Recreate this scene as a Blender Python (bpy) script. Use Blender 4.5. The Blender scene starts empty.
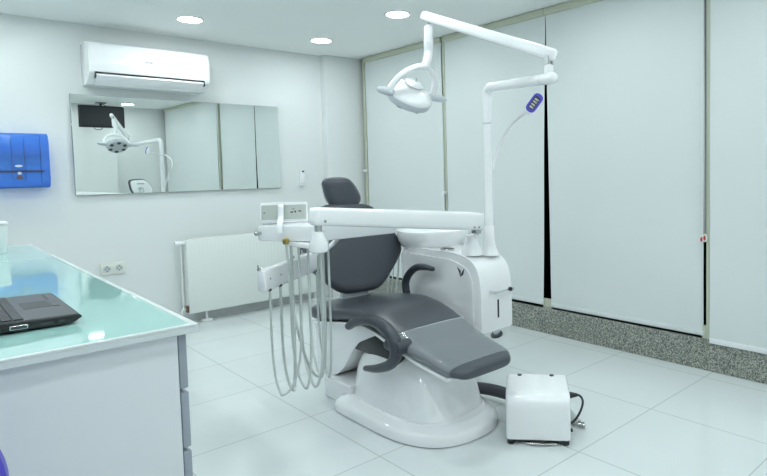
import bpy, bmesh, math, random
from mathutils import Vector, Matrix
random.seed(4)
PI = math.pi
C = bpy.context.scene.collection
sc = bpy.context.scene

# ------------------------------------------------------------------ materials
def mat(name, col, rough=.5, metal=0, spec=.5, coat=0, bump=0, bscale=200, trans=0, emit=0, alpha=1, var=0.0, vscale=6):
    m = bpy.data.materials.new(name); m.use_nodes = True
    nt = m.node_tree; b = nt.nodes['Principled BSDF']
    b.inputs['Base Color'].default_value = (*col, 1)
    b.inputs['Roughness'].default_value = rough
    b.inputs['Metallic'].default_value = metal
    b.inputs['Specular IOR Level'].default_value = spec
    b.inputs['Coat Weight'].default_value = coat
    b.inputs['Coat Roughness'].default_value = .06
    b.inputs['Transmission Weight'].default_value = trans
    b.inputs['Alpha'].default_value = alpha
    if emit:
        b.inputs['Emission Color'].default_value = (*col, 1); b.inputs['Emission Strength'].default_value = emit
    tc = nt.nodes.new('ShaderNodeTexCoord')
    if var:
        n = nt.nodes.new('ShaderNodeTexNoise'); n.inputs['Scale'].default_value = vscale; n.inputs['Detail'].default_value = 4
        nt.links.new(tc.outputs['Object'], n.inputs['Vector'])
        mr = nt.nodes.new('ShaderNodeMapRange'); mr.inputs['To Min'].default_value = 1-var; mr.inputs['To Max'].default_value = 1+var
        nt.links.new(n.outputs['Fac'], mr.inputs['Value'])
        mx = nt.nodes.new('ShaderNodeVectorMath'); mx.operation = 'SCALE'; mx.inputs[0].default_value = col
        nt.links.new(mr.outputs[0], mx.inputs['Scale']); nt.links.new(mx.outputs[0], b.inputs['Base Color'])
    if bump:
        n = nt.nodes.new('ShaderNodeTexNoise'); n.inputs['Scale'].default_value = bscale; n.inputs['Detail'].default_value = 3
        nt.links.new(tc.outputs['Object'], n.inputs['Vector'])
        bp = nt.nodes.new('ShaderNodeBump'); bp.inputs['Strength'].default_value = bump; bp.inputs['Distance'].default_value = .002
        nt.links.new(n.outputs['Fac'], bp.inputs['Height']); nt.links.new(bp.outputs[0], b.inputs['Normal'])
    return m

M = {}
M['wall'] = mat('wall_paint', (.77, .80, .795), .75, spec=.25, bump=.05, bscale=300)
M['ceil'] = mat('ceiling_paint', (.90, .925, .915), .8, spec=.2, bump=.04, bscale=250)
M['column'] = mat('column_paint', (.77, .80, .795), .75, spec=.25, bump=.05)
M['blind'] = mat('blind_fabric', (.705, .75, .75), .85, spec=.1, bump=.15, bscale=700, var=.015, vscale=2)
M['beige'] = mat('beige_rail', (.56, .59, .47), .5)
M['beigedark'] = mat('beige_window_frame', (.50, .54, .42), .45)
M['black_glass'] = mat('night_glass', (.008, .012, .012), .05)
M['white'] = mat('white_gloss_plastic', (.93, .94, .955), .16, coat=.6, spec=.5)
M['white_matte'] = mat('white_satin_plastic', (.82, .85, .86), .4)
M['greywhite'] = mat('light_grey_plastic', (.60, .65, .68), .35)
M['led_rim'] = mat('downlight_rim', (.9, .92, .92), .3)
M['led'] = mat('led_diffuser', (.90, .985, 1.0), .5, emit=72)
M['metal'] = mat('brushed_steel', (.55, .56, .55), .25, metal=1)
M['chrome'] = mat('chrome', (.75, .77, .78), .1, metal=1)
M['mirror'] = mat('mirror_silver', (.86, .91, .89), .0, metal=1)
M['mirror_edge'] = mat('mirror_edge', (.30, .38, .37), .2)
M['cush'] = mat('grey_leatherette', (.062, .072, .088), .33, spec=.5, bump=.12, bscale=450, var=.05)
M['armpad'] = mat('dark_armrest_rubber', (.050, .060, .075), .38, bump=.05)
M['hose'] = mat('grey_rubber_hose', (.56, .61, .59), .4)
M['dark'] = mat('black_plastic', (.012, .013, .015), .35)
M['darkgrey'] = mat('dark_grey_plastic', (.05, .055, .06), .45)
M['tube'] = mat('dark_conduit', (.045, .045, .06), .4)
M['desk'] = mat('desk_white_laminate', (.76, .79, .80), .4)
M['deskedge'] = mat('desk_top_edge', (.66, .715, .71), .4)
M['drawer'] = mat('drawer_grey_edge', (.33, .37, .42), .4)
M['rad'] = mat('radiator_enamel', (.80, .845, .81), .35)
M['radgrille'] = mat('radiator_side', (.60, .63, .56), .45)
M['rust'] = mat('brown_valve', (.13, .075, .05), .5)
M['red'] = mat('red_print', (.5, .05, .04), .5)
M['purple'] = mat('violet_plastic', (.085, .07, .52), .3)
M['violet'] = mat('violet_keypad', (.10, .09, .60), .35)
M['key'] = mat('laptop_key', (.03, .033, .037), .5)
M['palm'] = mat('laptop_palmrest', (.060, .068, .074), .42, bump=.05)
M['bluekey'] = mat('blue_key', (.03, .08, .45), .4)
M['panel'] = mat('grey_beige_panel', (.50, .54, .50), .4)
M['brass'] = mat('brass_fitting', (.45, .33, .10), .3, metal=1)
M['screen'] = mat('dark_screen', (.015, .018, .022), .4)
M['socket'] = mat('socket_plastic', (.74, .76, .70), .4)
M['towel'] = mat('paper_roll', (.25, .38, .60), .8)

def glass_top():
    m = mat('mint_back_painted_glass', (.42, .70, .66), .03, spec=.75, coat=.3)
    return m
M['glass'] = glass_top()

def floor_mat():
    m = mat('polished_porcelain_tile', (.74, .79, .79), .13, spec=.6)
    nt = m.node_tree; b = nt.nodes['Principled BSDF']
    tc = nt.nodes.new('ShaderNodeTexCoord'); mp = nt.nodes.new('ShaderNodeMapping')
    mp.inputs['Location'].default_value = (-.171, -.246, 0)
    nt.links.new(tc.outputs['Object'], mp.inputs['Vector'])
    br = nt.nodes.new('ShaderNodeTexBrick'); br.offset = 0; br.squash = 1
    br.inputs['Scale'].default_value = 1; br.inputs['Mortar Size'].default_value = .0028
    br.inputs['Mortar Smooth'].default_value = .1
    br.inputs['Brick Width'].default_value = TX; br.inputs['Row Height'].default_value = TY
    br.inputs['Color1'].default_value = (.74, .785, .79, 1); br.inputs['Color2'].default_value = (.715, .765, .77, 1)
    br.inputs['Mortar'].default_value = (.50, .54, .53, 1)
    nt.links.new(mp.outputs[0], br.inputs['Vector'])
    n = nt.nodes.new('ShaderNodeTexNoise'); n.inputs['Scale'].default_value = 1.6; n.inputs['Detail'].default_value = 5
    nt.links.new(tc.outputs['Object'], n.inputs['Vector'])
    mr = nt.nodes.new('ShaderNodeMapRange'); mr.inputs['To Min'].default_value = .95; mr.inputs['To Max'].default_value = 1.04
    nt.links.new(n.outputs['Fac'], mr.inputs['Value'])
    mx = nt.nodes.new('ShaderNodeVectorMath'); mx.operation = 'SCALE'
    nt.links.new(br.outputs['Color'], mx.inputs[0]); nt.links.new(mr.outputs[0], mx.inputs['Scale'])
    nt.links.new(mx.outputs[0], b.inputs['Base Color'])
    mr2 = nt.nodes.new('ShaderNodeMapRange'); mr2.inputs['To Min'].default_value = .08; mr2.inputs['To Max'].default_value = .2
    nt.links.new(n.outputs['Fac'], mr2.inputs['Value']); nt.links.new(mr2.outputs[0], b.inputs['Roughness'])
    return m
TX, TY = .6144, .5820
M['floor'] = floor_mat()

def granite():
    m = mat('speckled_granite', (.3, .3, .3), .3, spec=.5)
    nt = m.node_tree; b = nt.nodes['Principled BSDF']
    tc = nt.nodes.new('ShaderNodeTexCoord')
    v = nt.nodes.new('ShaderNodeTexVoronoi'); v.inputs['Scale'].default_value = 165
    nt.links.new(tc.outputs['Object'], v.inputs['Vector'])
    n = nt.nodes.new('ShaderNodeTexNoise'); n.inputs['Scale'].default_value = 110; n.inputs['Detail'].default_value = 6
    nt.links.new(tc.outputs['Object'], n.inputs['Vector'])
    sep = nt.nodes.new('ShaderNodeSeparateColor'); nt.links.new(v.outputs['Color'], sep.inputs[0])
    ad = nt.nodes.new('ShaderNodeMath'); ad.operation = 'ADD'
    nt.links.new(sep.outputs[0], ad.inputs[0]); nt.links.new(n.outputs['Fac'], ad.inputs[1])
    cr = nt.nodes.new('ShaderNodeValToRGB'); e = cr.color_ramp.elements
    e[0].position = .35; e[0].color = (.055, .065, .06, 1)
    e[1].position = 1.35/1.4; e[1].color = (.48, .48, .42, 1)
    k = cr.color_ramp.elements.new(.6); k.color = (.17, .19, .175, 1)
    k = cr.color_ramp.elements.new(.8); k.color = (.29, .305, .27, 1)
    dv = nt.nodes.new('ShaderNodeMath'); dv.operation = 'MULTIPLY'; dv.inputs[1].default_value = .72
    nt.links.new(ad.outputs[0], dv.inputs[0]); nt.links.new(dv.outputs[0], cr.inputs[0])
    nt.links.new(cr.outputs[0], b.inputs['Base Color'])
    return m
M['granite'] = granite()

def clear(name, tint, mixf, rough=.08):
    m = bpy.data.materials.new(name); m.use_nodes = True
    nt = m.node_tree; nt.nodes.clear()
    out = nt.nodes.new('ShaderNodeOutputMaterial'); mx = nt.nodes.new('ShaderNodeMixShader')
    tr = nt.nodes.new('ShaderNodeBsdfTransparent'); tr.inputs[0].default_value = (*tint, 1)
    p = nt.nodes.new('ShaderNodeBsdfPrincipled'); p.inputs['Base Color'].default_value = (*tint, 1)
    p.inputs['Roughness'].default_value = rough
    n = nt.nodes.new('ShaderNodeTexNoise'); n.inputs['Scale'].default_value = 11
    tc = nt.nodes.new('ShaderNodeTexCoord'); nt.links.new(tc.outputs['Object'], n.inputs['Vector'])
    bp = nt.nodes.new('ShaderNodeBump'); bp.inputs['Strength'].default_value = .9; bp.inputs['Distance'].default_value = .01
    nt.links.new(n.outputs['Fac'], bp.inputs['Height']); nt.links.new(bp.outputs[0], p.inputs['Normal'])
    mx.inputs[0].default_value = mixf
    nt.links.new(tr.outputs[0], mx.inputs[1]); nt.links.new(p.outputs[0], mx.inputs[2]); nt.links.new(mx.outputs[0], out.inputs[0])
    return m
M['film'] = clear('clear_plastic_film', (.90, .94, .96), .20, .06)
M['bluefilm'] = clear('blue_translucent_plastic', (.20, .46, .97), .30, .1)

# ------------------------------------------------------------------ mesh helpers
def B(): return bmesh.new()
ORG = {}
def obj(name, bm, m, parent=None, sharp=38, org=None):
    """Link bmesh (built in world coordinates) as one mesh object."""
    if parent is not None: o0 = ORG[parent.name]
    else:
        if org is None:
            xs = [v.co for v in bm.verts]
            org = Vector(((min(v.x for v in xs)+max(v.x for v in xs))/2, (min(v.y for v in xs)+max(v.y for v in xs))/2, min(v.z for v in xs)))
        o0 = Vector(org)
    bmesh.ops.recalc_face_normals(bm, faces=bm.faces)
    for f in bm.faces: f.smooth = True
    for e in bm.edges:
        if len(e.link_faces) == 2 and e.calc_face_angle(0) > math.radians(sharp): e.smooth = False
    bmesh.ops.translate(bm, verts=bm.verts, vec=-o0)
    me = bpy.data.meshes.new(name); bm.to_mesh(me); bm.free()
    me.materials.append(M[m] if isinstance(m, str) else m)
    o = bpy.data.objects.new(name, me); C.objects.link(o)
    if parent is not None: o.parent = parent
    else: o.location = o0
    ORG[o.name] = o0
    return o
def tag(o, label, cat, group=None, kind=None):
    if label: o['label'] = label
    if cat: o['category'] = cat
    if group: o['group'] = group
    if kind: o['kind'] = kind
    return o
def thing(name, loc, label, cat, group=None):
    o = bpy.data.objects.new(name, None); C.objects.link(o); o.location = loc; o.empty_display_size = .1
    ORG[o.name] = Vector(loc)
    return tag(o, label, cat, group)
def struct(name, bm, m, label, cat):
    o = obj(name, bm, m); tag(o, label, cat, kind='structure'); return o
def dup(root, delta):
    r = root.copy(); C.objects.link(r); r.location = root.location + Vector(delta)
    ORG[r.name] = Vector(r.location)
    for ch in list(root.children):
        c = ch.copy(); C.objects.link(c); c.parent = r
        for g in list(ch.children):
            d = g.copy(); C.objects.link(d); d.parent = c
    return r

def box(bm, x0, x1, y0, y1, z0, z1, bev=0, seg=3, rot=0, piv=None):
    r = bmesh.ops.create_cube(bm, size=1)
    vs = r['verts']
    bmesh.ops.scale(bm, verts=vs, vec=(x1-x0, y1-y0, z1-z0))
    c = Vector(((x0+x1)/2, (y0+y1)/2, (z0+z1)/2))
    bmesh.ops.translate(bm, verts=vs, vec=c)
    if bev:
        es = list({e for v in vs for e in v.link_edges})
        rr = bmesh.ops.bevel(bm, geom=es, offset=bev, segments=seg, affect='EDGES', profile=.5)
        vs = list({v for f in rr['faces'] for v in f.verts} | {v for v in vs if v.is_valid})
    if rot:
        p = Vector(piv) if piv else c
        bmesh.ops.rotate(bm, verts=vs, cent=p, matrix=Matrix.Rotation(rot, 3, 'Z'))
    return vs
def loft(bm, loops, cap=True, closed=True):
    rings = [[bm.verts.new(p) for p in L] for L in loops]
    n = len(rings[0])
    for a, b in zip(rings, rings[1:]):
        for i in range(n if closed else n-1):
            j = (i+1) % n
            try: bm.faces.new((a[i], a[j], b[j], b[i]))
            except ValueError: pass
    if cap:
        for R in (rings[0], rings[-1]):
            try: bm.faces.new(R)
            except ValueError: pass
    return rings
def smooth_path(pts, n=8):
    P = [Vector(p) for p in pts]; out = []
    P = [P[0]*2-P[1]] + P + [P[-1]*2-P[-2]]
    for i in range(1, len(P)-2):
        for k in range(n):
            t = k/n; a, b, c, d = P[i-1], P[i], P[i+1], P[i+2]
            out.append(.5*((2*b)+(c-a)*t+(2*a-5*b+4*c-d)*t*t+(3*b-a-3*c+d)*t**3))
    out.append(P[-2]); return out
def tube(bm, pts, r, seg=12, smooth=0, flat=None, roundend=False, up=None):
    """r: float or list; flat=(a,b) scales the cross-section on the two frame axes."""
    P = smooth_path(pts, smooth) if smooth else [Vector(p) for p in pts]
    n = len(P); R = r if isinstance(r, (list, tuple)) else None
    if R and len(R) != n:
        R = [R[min(int(i*(len(R)-1)/(n-1)), len(R)-2)]*(1-(i*(len(R)-1)/(n-1))%1)+R[min(int(i*(len(R)-1)/(n-1))+1, len(R)-1)]*((i*(len(R)-1)/(n-1))%1) if i < n-1 else R[-1] for i in range(n)]
    if not R: R = [r]*n
    T = [(P[min(i+1, n-1)]-P[max(i-1, 0)]).normalized() for i in range(n)]
    u = Vector(up) if up else (Vector((0, 0, 1)) if abs(T[0].z) < .9 else Vector((1, 0, 0)))
    loops = []
    fa, fb = flat if flat else (1, 1)
    for i in range(n):
        u = (u - T[i]*u.dot(T[i])).normalized(); w = T[i].cross(u)
        loops.append([P[i] + (u*math.cos(2*PI*k/seg)*fa + w*math.sin(2*PI*k/seg)*fb)*R[i] for k in range(seg)])
    if roundend:
        def capl(i, s):
            L = []
            for q in (.35, .7, .92):
                c = P[i]+T[i]*s*R[i]*q*.9
                f = math.sqrt(1-q*q)
                L.append([c+(p-P[i])*f for p in loops[i if i >= 0 else n-1]])
            return L
        a = capl(0, -1); b = capl(n-1, 1)
        loops = a[::-1] + loops + b
    loft(bm, loops)
def lathe(bm, prof, cen, axis=(0, 0, 1), seg=32, cap=True):
    """prof: [(r, h)] about axis through cen."""
    a = Vector(axis).normalized(); u = a.orthogonal().normalized(); w = a.cross(u); c = Vector(cen)
    loft(bm, [[c + a*h + (u*math.cos(2*PI*k/seg)+w*math.sin(2*PI*k/seg))*max(r, 1e-4) for k in range(seg)] for r, h in prof], cap=cap)
def prism(bm, pts2, axis, a0, a1, bev=0):
    """Extrude a 2D outline: axis 'x' -> pts are (y,z); 'y' -> (x,z); 'z' -> (x,y)."""
    def P(p, a): return {'x': (a, p[0], p[1]), 'y': (p[0], a, p[1]), 'z': (p[0], p[1], a)}[axis]
    r = loft(bm, [[P(p, a0) for p in pts2], [P(p, a1) for p in pts2]])
    if bev:
        bm.verts.index_update()
        es = [e for e in {e for L in r for v in L for e in v.link_edges} if (e.verts[0] in r[0]) == (e.verts[1] in r[0])]
        bmesh.ops.bevel(bm, geom=es, offset=bev, segments=3, affect='EDGES', profile=.5)
def rounded(pts, rad, n=5):
    """Round the corners of a 2D polygon; rad float or list."""
    out = []; N = len(pts)
    for i, p in enumerate(pts):
        r = rad[i] if isinstance(rad, (list, tuple)) else rad
        p = Vector(p); a = Vector(pts[i-1])-p; b = Vector(pts[(i+1) % N])-p
        if r <= 0: out.append(tuple(p)); continue
        la, lb = min(r, a.length*.48), min(r, b.length*.48)
        s, e = p+a.normalized()*la, p+b.normalized()*lb
        for k in range(n+1):
            t = k/n; q = s*(1-t)**2+p*2*t*(1-t)+e*t*t; out.append((q.x, q.y))
    return out
def sell(cx, cy, rx, ry, n, z, seg=48, n2=None, ry2=None):
    """Superellipse loop in a horizontal plane; n2/ry2 used for the +y half."""
    L = []
    for k in range(seg):
        t = 2*PI*k/seg; c, s = math.cos(t), math.sin(t)
        nn = n2 if (s > 0 and n2) else n; r2 = ry2 if (s > 0 and ry2) else ry
        L.append((cx+rx*math.copysign(abs(c)**(2/nn), c), cy+r2*math.copysign(abs(s)**(2/nn), s), z))
    return L
def pad(bm, outline, O, U, V, N, t0, t1, bulge=.012, edge=.02):
    """Rounded cushion from a 2D outline in frame (O,U,V), thickness t0..t1 along N."""
    O, U, V, N = map(Vector, (O, U, V, N))
    c = Vector((sum(p[0] for p in outline)/len(outline), sum(p[1] for p in outline)/len(outline)))
    mx = max((Vector(p)-c).length for p in outline)
    rings = []
    def ring(s, h): rings.append([O+U*(c.x+(p[0]-c.x)*s)+V*(c.y+(p[1]-c.y)*s)+N*h for p in outline])
    e = edge/mx; T = t1-t0; q = min(edge, T/2)
    ring(.02, t0); ring(.6, t0); ring(1-e, t0); ring(1-e*.3, t0+q*.3); ring(1, t0+q)
    ring(1, t1-q); ring(1-e*.3, t1-q*.3); ring(1-e, t1+bulge*.1)
    for s in (.85, .65, .4, .2, .02): ring(min(s, 1-e*1.3), t1+bulge*(1-s*s))
    loft(bm, rings)

# ------------------------------------------------------------------ room
XW, YB, YR, XL, ZC = 3.354, 5.03, -.95, -1.4, 2.344
bm = B(); box(bm, XL-.1, XW+.5, YR-.1, YB+.1, -.05, 0); fl = obj('floor', bm, 'floor', org=(0, 0, 0)); tag(fl, 'polished white porcelain tile floor', 'floor', kind='structure')
bm = B(); box(bm, XL-.1, XW+.02, YR-.1, YB+.1, ZC, ZC+.06); struct('ceiling', bm, 'ceil', 'flat pale ceiling with round recessed lights', 'ceiling')
bm = B(); box(bm, XW+.02, XW+.5, YR-.1, YB+.1, ZC+.03, ZC+.09); struct('trim_1', bm, 'beigedark', 'beige strip above the tops of the blinds', 'trim')
bm = B(); box(bm, XL-.1, XW+.4, YB, YB+.1, 0, ZC+.03); struct('wall_back', bm, 'wall', 'white wall carrying the mirror and radiator', 'wall')
bm = B(); box(bm, XL-.1, XL, YR-.1, YB, 0, ZC); struct('wall_left', bm, 'wall', 'white wall beyond the desk', 'wall')
bm = B(); box(bm, XL-.1, XW+.4, YR-.1, YR, 0, ZC); struct('wall_rear', bm, 'wall', 'white wall seen only in the mirror', 'wall')
bm = B(); box(bm, 2.98, XW+.3, 4.945, YB, 0, ZC, .002, 1); struct('wall_corner', bm, 'column', 'shallow white pier in the corner beside the window blinds', 'wall pier')
bm = B(); box(bm, 1.0, 2.52, YR, -.66, 0, ZC, .002, 1); struct('wall_projection', bm, 'column', 'white wall projection below the television, seen in the mirror', 'wall pier')
bm = B(); box(bm, XW+.0185, XW+.4, YR, YB, 0, .135); struct('trim_8', bm, 'dark', 'low sill behind the granite plinth, coloured black as the shadow gap under the blinds', 'sill')  # black colour stands in for the shadow line below the blinds
# right wall: granite plinth, windows behind the blinds
bm = B(); box(bm, XW, XW+.018, YR, YB, 0, .186, .003, 1); struct('trim_2', bm, 'granite', 'speckled grey granite plinth under the blinds', 'plinth')
bm = B(); box(bm, XW+.30, XW+.4, YR, YB, .135, ZC+.03); struct('night_backing', bm, 'black_glass', 'black sheet added behind the windows as the dark of night', 'wall')  # added black backing so the gaps between blinds read as night
wins = [(3.80, 4.86), (2.82, 3.62), (1.62, 2.54), (-.86, 1.36)]
for i, (a, b) in enumerate(wins):
    bm = B(); x0, x1 = XW+.10, XW+.15
    for (p, q, r, s) in ((a-.02, a+.04, .19, ZC), (b-.04, b+.02, .19, ZC), (a+.04, b-.04, .19, .25), (a+.04, b-.04, ZC-.12, ZC)):
        box(bm, x0, x1, p, q, r, s, .003, 1)
    w = obj('window_%d' % (i+1), bm, 'beigedark')
    tag(w, ['window frame behind the blind nearest the corner', 'window frame behind the second blind from the corner', 'window frame behind the wide third blind', 'window frame behind the blind at the right edge of the photo'][i], 'window', kind='structure')
    bm = B(); box(bm, x0+.02, x1-.02, a+.04, b-.04, .25, ZC-.12); obj('pane', bm, 'black_glass', w)
# posts between the blinds
for k, (y0, y1, nm, lb) in enumerate(((1.426, 1.448, 'trim_3', 'beige mullion between the two right hand blinds'), (3.685, 3.712, 'trim_4', 'thin beige mullion between the two far blinds'),
                        (4.86, 4.90, 'trim_5', 'beige jamb beside the corner pier'))):
    bm = B(); box(bm, XW-.004 if y0 < 2 else XW+.02, XW+.05, y0, y1, .19 if y0 < 2 else .136, ZC, .003, 1); struct(nm, bm, 'beigedark', lb, 'trim')
bm = B(); box(bm, XW+.03, XW+.055, 2.592, 2.675, .136, .25, .006, 2); struct('trim_6', bm, 'beige', 'beige block at the foot of the gap behind the light pole', 'trim')
bm = B(); box(bm, XW+.019, XW+.045, 1.449, 1.482, .136, .26, .004, 2); struct('trim_7', bm, 'beige', 'beige block at the foot of the gap beside the mullion', 'trim')
# roller blinds
def blind(y0, y1, zb, x, lab, wedge=0, bar='blind', wedge0=0):
    t = thing('roller_blind', (x, (y0+y1)/2, zb), lab, 'blind', 'roller blinds over the windows')
    bm = B(); n = 14
    # slightly wavy fabric; wedge makes one side run narrower towards the bottom
    front = []; rows = 24
    for j in range(rows+1):
        z = zb+.03+(ZC-.04-zb-.03)*j/rows; row = []
        for i in range(n+1):
            s = i/n; w = wedge*(1-j/rows)
            ya = y0+wedge0*(1-j/rows); yy = ya+(y1-w-ya)*s
            row.append((x+.003*math.sin(5*s+y0*3)*math.sin(j*.35), yy, z))
        front.append(row)
    V = [[bm.verts.new(p) for p in r] for r in front]
    W = [[bm.verts.new((p[0]+.002, p[1], p[2])) for p in r] for r in front]
    for G in (V, W):
        for j in range(rows):
            for i in range(n): bm.faces.new((G[j][i], G[j][i+1], G[j+1][i+1], G[j+1][i]))
    for j in range(rows):
        for i in (0, n): bm.faces.new((V[j][i], V[j+1][i], W[j+1][i], W[j][i]))
    for i in range(n):
        for j in (0, rows): bm.faces.new((V[j][i], V[j][i+1], W[j][i+1], W[j][i]))
    obj('fabric', bm, 'blind', t)
    bm = B(); box(bm, x-.006, x+.008, y0+wedge0, y1-wedge, zb, zb+.03, .004, 2); obj('bottom_bar', bm, bar, t)
    bm = B(); box(bm, x-.022, x+.045, y0-.002, y1+.002, ZC-.05, ZC-.002, .008, 2); obj('head_rail', bm, 'beige', t)
    return t
blind(3.722, 4.848, .203, XW+.022, 'pale roller blind nearest the room corner, behind the dental lamp')
blind(2.613, 3.68, .203, XW+.022, 'pale roller blind behind the light pole, second from the room corner', 0, 'blind', .05)
blind(1.474, 2.607, .198, XW+.022, 'wide pale roller blind between the light pole and the pull cords', .017)
bl4 = blind(-.86, 1.424, .172, XW-.012, 'pale roller blind at the right edge of the photo, hanging in front of the mullion', 0, 'white_matte')
# bead cords with oval tags
for y, x, lb, z in ((1.470, XW-.010, 'left of the two thin blind cords ending in an oval red and white tag', .775), (1.450, XW-.014, 'right of the two thin blind cords ending in an oval red and white tag', .785)):
    t = thing('blind_cord', (x, y, z-.03), lb, 'blind cord', 'pull cords between the two right hand blinds')
    bm = B(); tube(bm, [(x, y+.004, ZC-.05), (x, y+.004, z+.02)], .0011, 6); tube(bm, [(x, y-.004, ZC-.05), (x, y-.004, z+.02)], .0011, 6)
    obj('cord', bm, 'white_matte', t)
    bm = B(); tg = [(math.cos(a)*.013, math.sin(a)*.024) for a in [2*PI*k/20 for k in range(20)]]
    pad(bm, tg, (x, y, z), (0, 1, 0), (0, 0, 1), (-1, 0, 0), -.002, .006, .001, .003)
    w = obj('tag', bm, 'white_matte', t)
    bm = B(); tg = [(math.cos(a)*.007, math.sin(a)*.015) for a in [2*PI*k/16 for k in range(16)]]
    pad(bm, tg, (x-.0072, y, z), (0, 1, 0), (0, 0, 1), (-1, 0, 0), 0, .0015, 0, .0006)
    obj('tag_print', bm, 'red', w)
# small cord clip seen beside the corner jamb and the thin mullion
for (y, z, lb) in ((4.87, 1.23, 'small white clip on the jamb beside the corner pier'), (3.70, 1.02, 'small white clip on the thin mullion between far blinds')):
    bm = B(); box(bm, XW-.016, XW+.014, y-.018, y+.018, z-.012, z+.012, .005, 2)
    tag(obj('cord_clip', bm, 'white_matte'), lb, 'clip')

# ------------------------------------------------------------------ ceiling lights
def downlight(x, y):
    t = thing('ceiling_light', (x, y, ZC), '', 'ceiling light', 'round recessed ceiling lights')
    bm = B(); lathe(bm, [(.080, -.003), (.090, -.0045), (.098, -.002), (.098, .0), (.080, 0), (.080, -.003)], (x, y, ZC), cap=False); obj('trim_ring', bm, 'led_rim', t)
    bm = B(); lathe(bm, [(0, -.0026), (.0795, -.0026), (.0795, -.001), (0, -.001)], (x, y, ZC)); obj('diffuser', bm, 'led', t)
    return t
L0 = downlight(1.568, 4.43)
names = {(2, 0): 'round ceiling light nearest the corner pier', (2, 1): 'round ceiling light above the dental lamp arm beside the blinds'}
L0['label'] = 'round ceiling light directly above the air conditioner'
first = True
XS = [-.62, .49, 1.568, 2.655]; YS = [4.45, 3.385, 2.0, .78, -.4]
for i, x in enumerate(XS):
    for j, y in enumerate(YS):
        if (i, j) == (2, 0): continue
        o = dup(L0, (x-1.568, y-4.43, 0))
        if (i, j) == (3, 0): o['label'] = 'round ceiling light nearest the corner pier'
        elif (i, j) == (3, 1): o['label'] = 'round ceiling light at the tip of the dental lamp arm'
        elif (i, j) == (3, 4): o['label'] = 'round ceiling light seen in the mirror behind the television'
        else: o['label'] = 'round recessed ceiling light outside the photo'; o['group'] = 'round ceiling lights out of frame'

# ------------------------------------------------------------------ back wall things
# mirror, leaning forward by a hair
t = thing('wall_mirror', (1.70, YB, 1.088), 'long frameless mirror on the white wall under the air conditioner', 'mirror')
bm = B(); box(bm, .905, 2.51, 5.004, 5.009, 1.09, 1.825, .0012, 1); ob = obj('glass', bm, 'mirror', t)
bm = B(); box(bm, .903, 2.512, 5.0094, 5.022, 1.088, 1.827, .001, 1); obj('backing', bm, 'mirror_edge', t)
t.rotation_euler = (math.radians(.25), 0, 0)
# air conditioner
t = thing('air_conditioner', (1.40, YB, 1.89), 'white wall air conditioner above the mirror with a closed flap', 'air conditioner')
bm = B()
prof = rounded([(5.03, 1.89), (4.90, 1.89), (4.84, 1.915), (4.795, 1.955), (4.785, 2.05), (4.80, 2.155), (4.83, 2.188), (5.03, 2.188)], [0, .03, .03, .03, .06, .03, .02, 0], 5)
prism(bm, prof, 'x', .99, 1.828, .006)
obj('housing', bm, 'white', t, 30)
bm = B(); prism(bm, [(4.796, 1.972), (4.790, 1.966), (4.790, 1.962), (4.796, 1.958), (4.81, 1.96), (4.81, 1.97)], 'x', 1.03, 1.785); obj('air_slot', bm, 'dark', t)
bm = B(); prism(bm, rounded([(4.795, 1.955), (4.790, 1.957), (4.786, 1.945), (4.832, 1.906), (4.885, 1.884), (4.888, 1.893), (4.84, 1.915)], .004, 2), 'x', 1.035, 1.78, .001); obj('flap', bm, 'white', t)
for xx in (1.028, 1.785):
    bm = B(); box(bm, xx-.003, xx+.003, 4.788, 4.83, 1.925, 1.966); obj('flap_pivot', bm, 'dark', t)
bm = B()
for k, (w, h) in enumerate(((.008, .012), (.007, .012), (.002, .012), (.007, .012), (.006, .012), (.008, .012))):
    x0 = 1.355+k*.0105; z0 = 2.062
    box(bm, x0, x0+w, 4.7815, 4.786, z0, z0+.002); box(bm, x0, x0+w, 4.7815, 4.786, z0+.008, z0+.01); box(bm, x0, x0+.002, 4.7815, 4.786, z0, z0+.01)
obj('maker_mark', bm, 'metal', t)
# blue towel dispenser
t = thing('towel_dispenser', (.565, YB, 1.15), 'translucent blue paper towel dispenser on the wall above the desk', 'towel dispenser')
bm = B(); prism(bm, rounded([(5.03, 1.155), (4.925, 1.155), (4.895, 1.19), (4.895, 1.49), (4.925, 1.53), (5.03, 1.53)], [0, .02, .03, .05, .03, 0], 4), 'x', .415, .742, .008); obj('cover', bm, 'bluefilm', t)
bm = B(); box(bm, .425, .732, 5.005, 5.028, 1.165, 1.52, .004, 1); obj('back_plate', bm, 'white_matte', t)
bm = B(); tube(bm, [(.44, 4.965, 1.40), (.715, 4.965, 1.40)], .045, 24); obj('paper_roll', bm, 'towel', t)
bm = B(); box(bm, .53, .532, 4.890, 4.894, 1.20, 1.50); box(bm, .60, .602, 4.890, 4.894, 1.20, 1.50); box(bm, .442, .444, 4.890, 4.894, 1.17, 1.52); box(bm, .69, .692, 4.890, 4.894, 1.17, 1.52)
box(bm, .44, .71, 4.8895, 4.894, 1.262, 1.275); obj('seam', bm, 'tube', t)
bm = B(); pad(bm, [(math.cos(a)*.022, math.sin(a)*.010) for a in [2*PI*k/20 for k in range(20)]], (.568, 4.892, 1.228), (1, 0, 0), (0, 0, 1), (0, -1, 0), 0, .004, 0, .002); obj('maker_badge', bm, 'rust', t)
bm = B(); pad(bm, [(math.cos(a)*.022, math.sin(a)*.008) for a in [2*PI*k/20 for k in range(20)]], (.566, 4.892, 1.305), (1, 0, 0), (0, 0, 1), (0, -1, 0), 0, .003, 0, .0015)
obj('badge', bm, 'greywhite', t); bm = B()
pad(bm, [(math.cos(a)*.012, math.sin(a)*.010) for a in [2*PI*k/20 for k in range(20)]], (.568, 4.890, 1.256), (1, 0, 0), (0, 0, 1), (0, -1, 0), 0, .003, 0, .0015); obj('lock_button', bm, 'greywhite', t)
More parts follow.
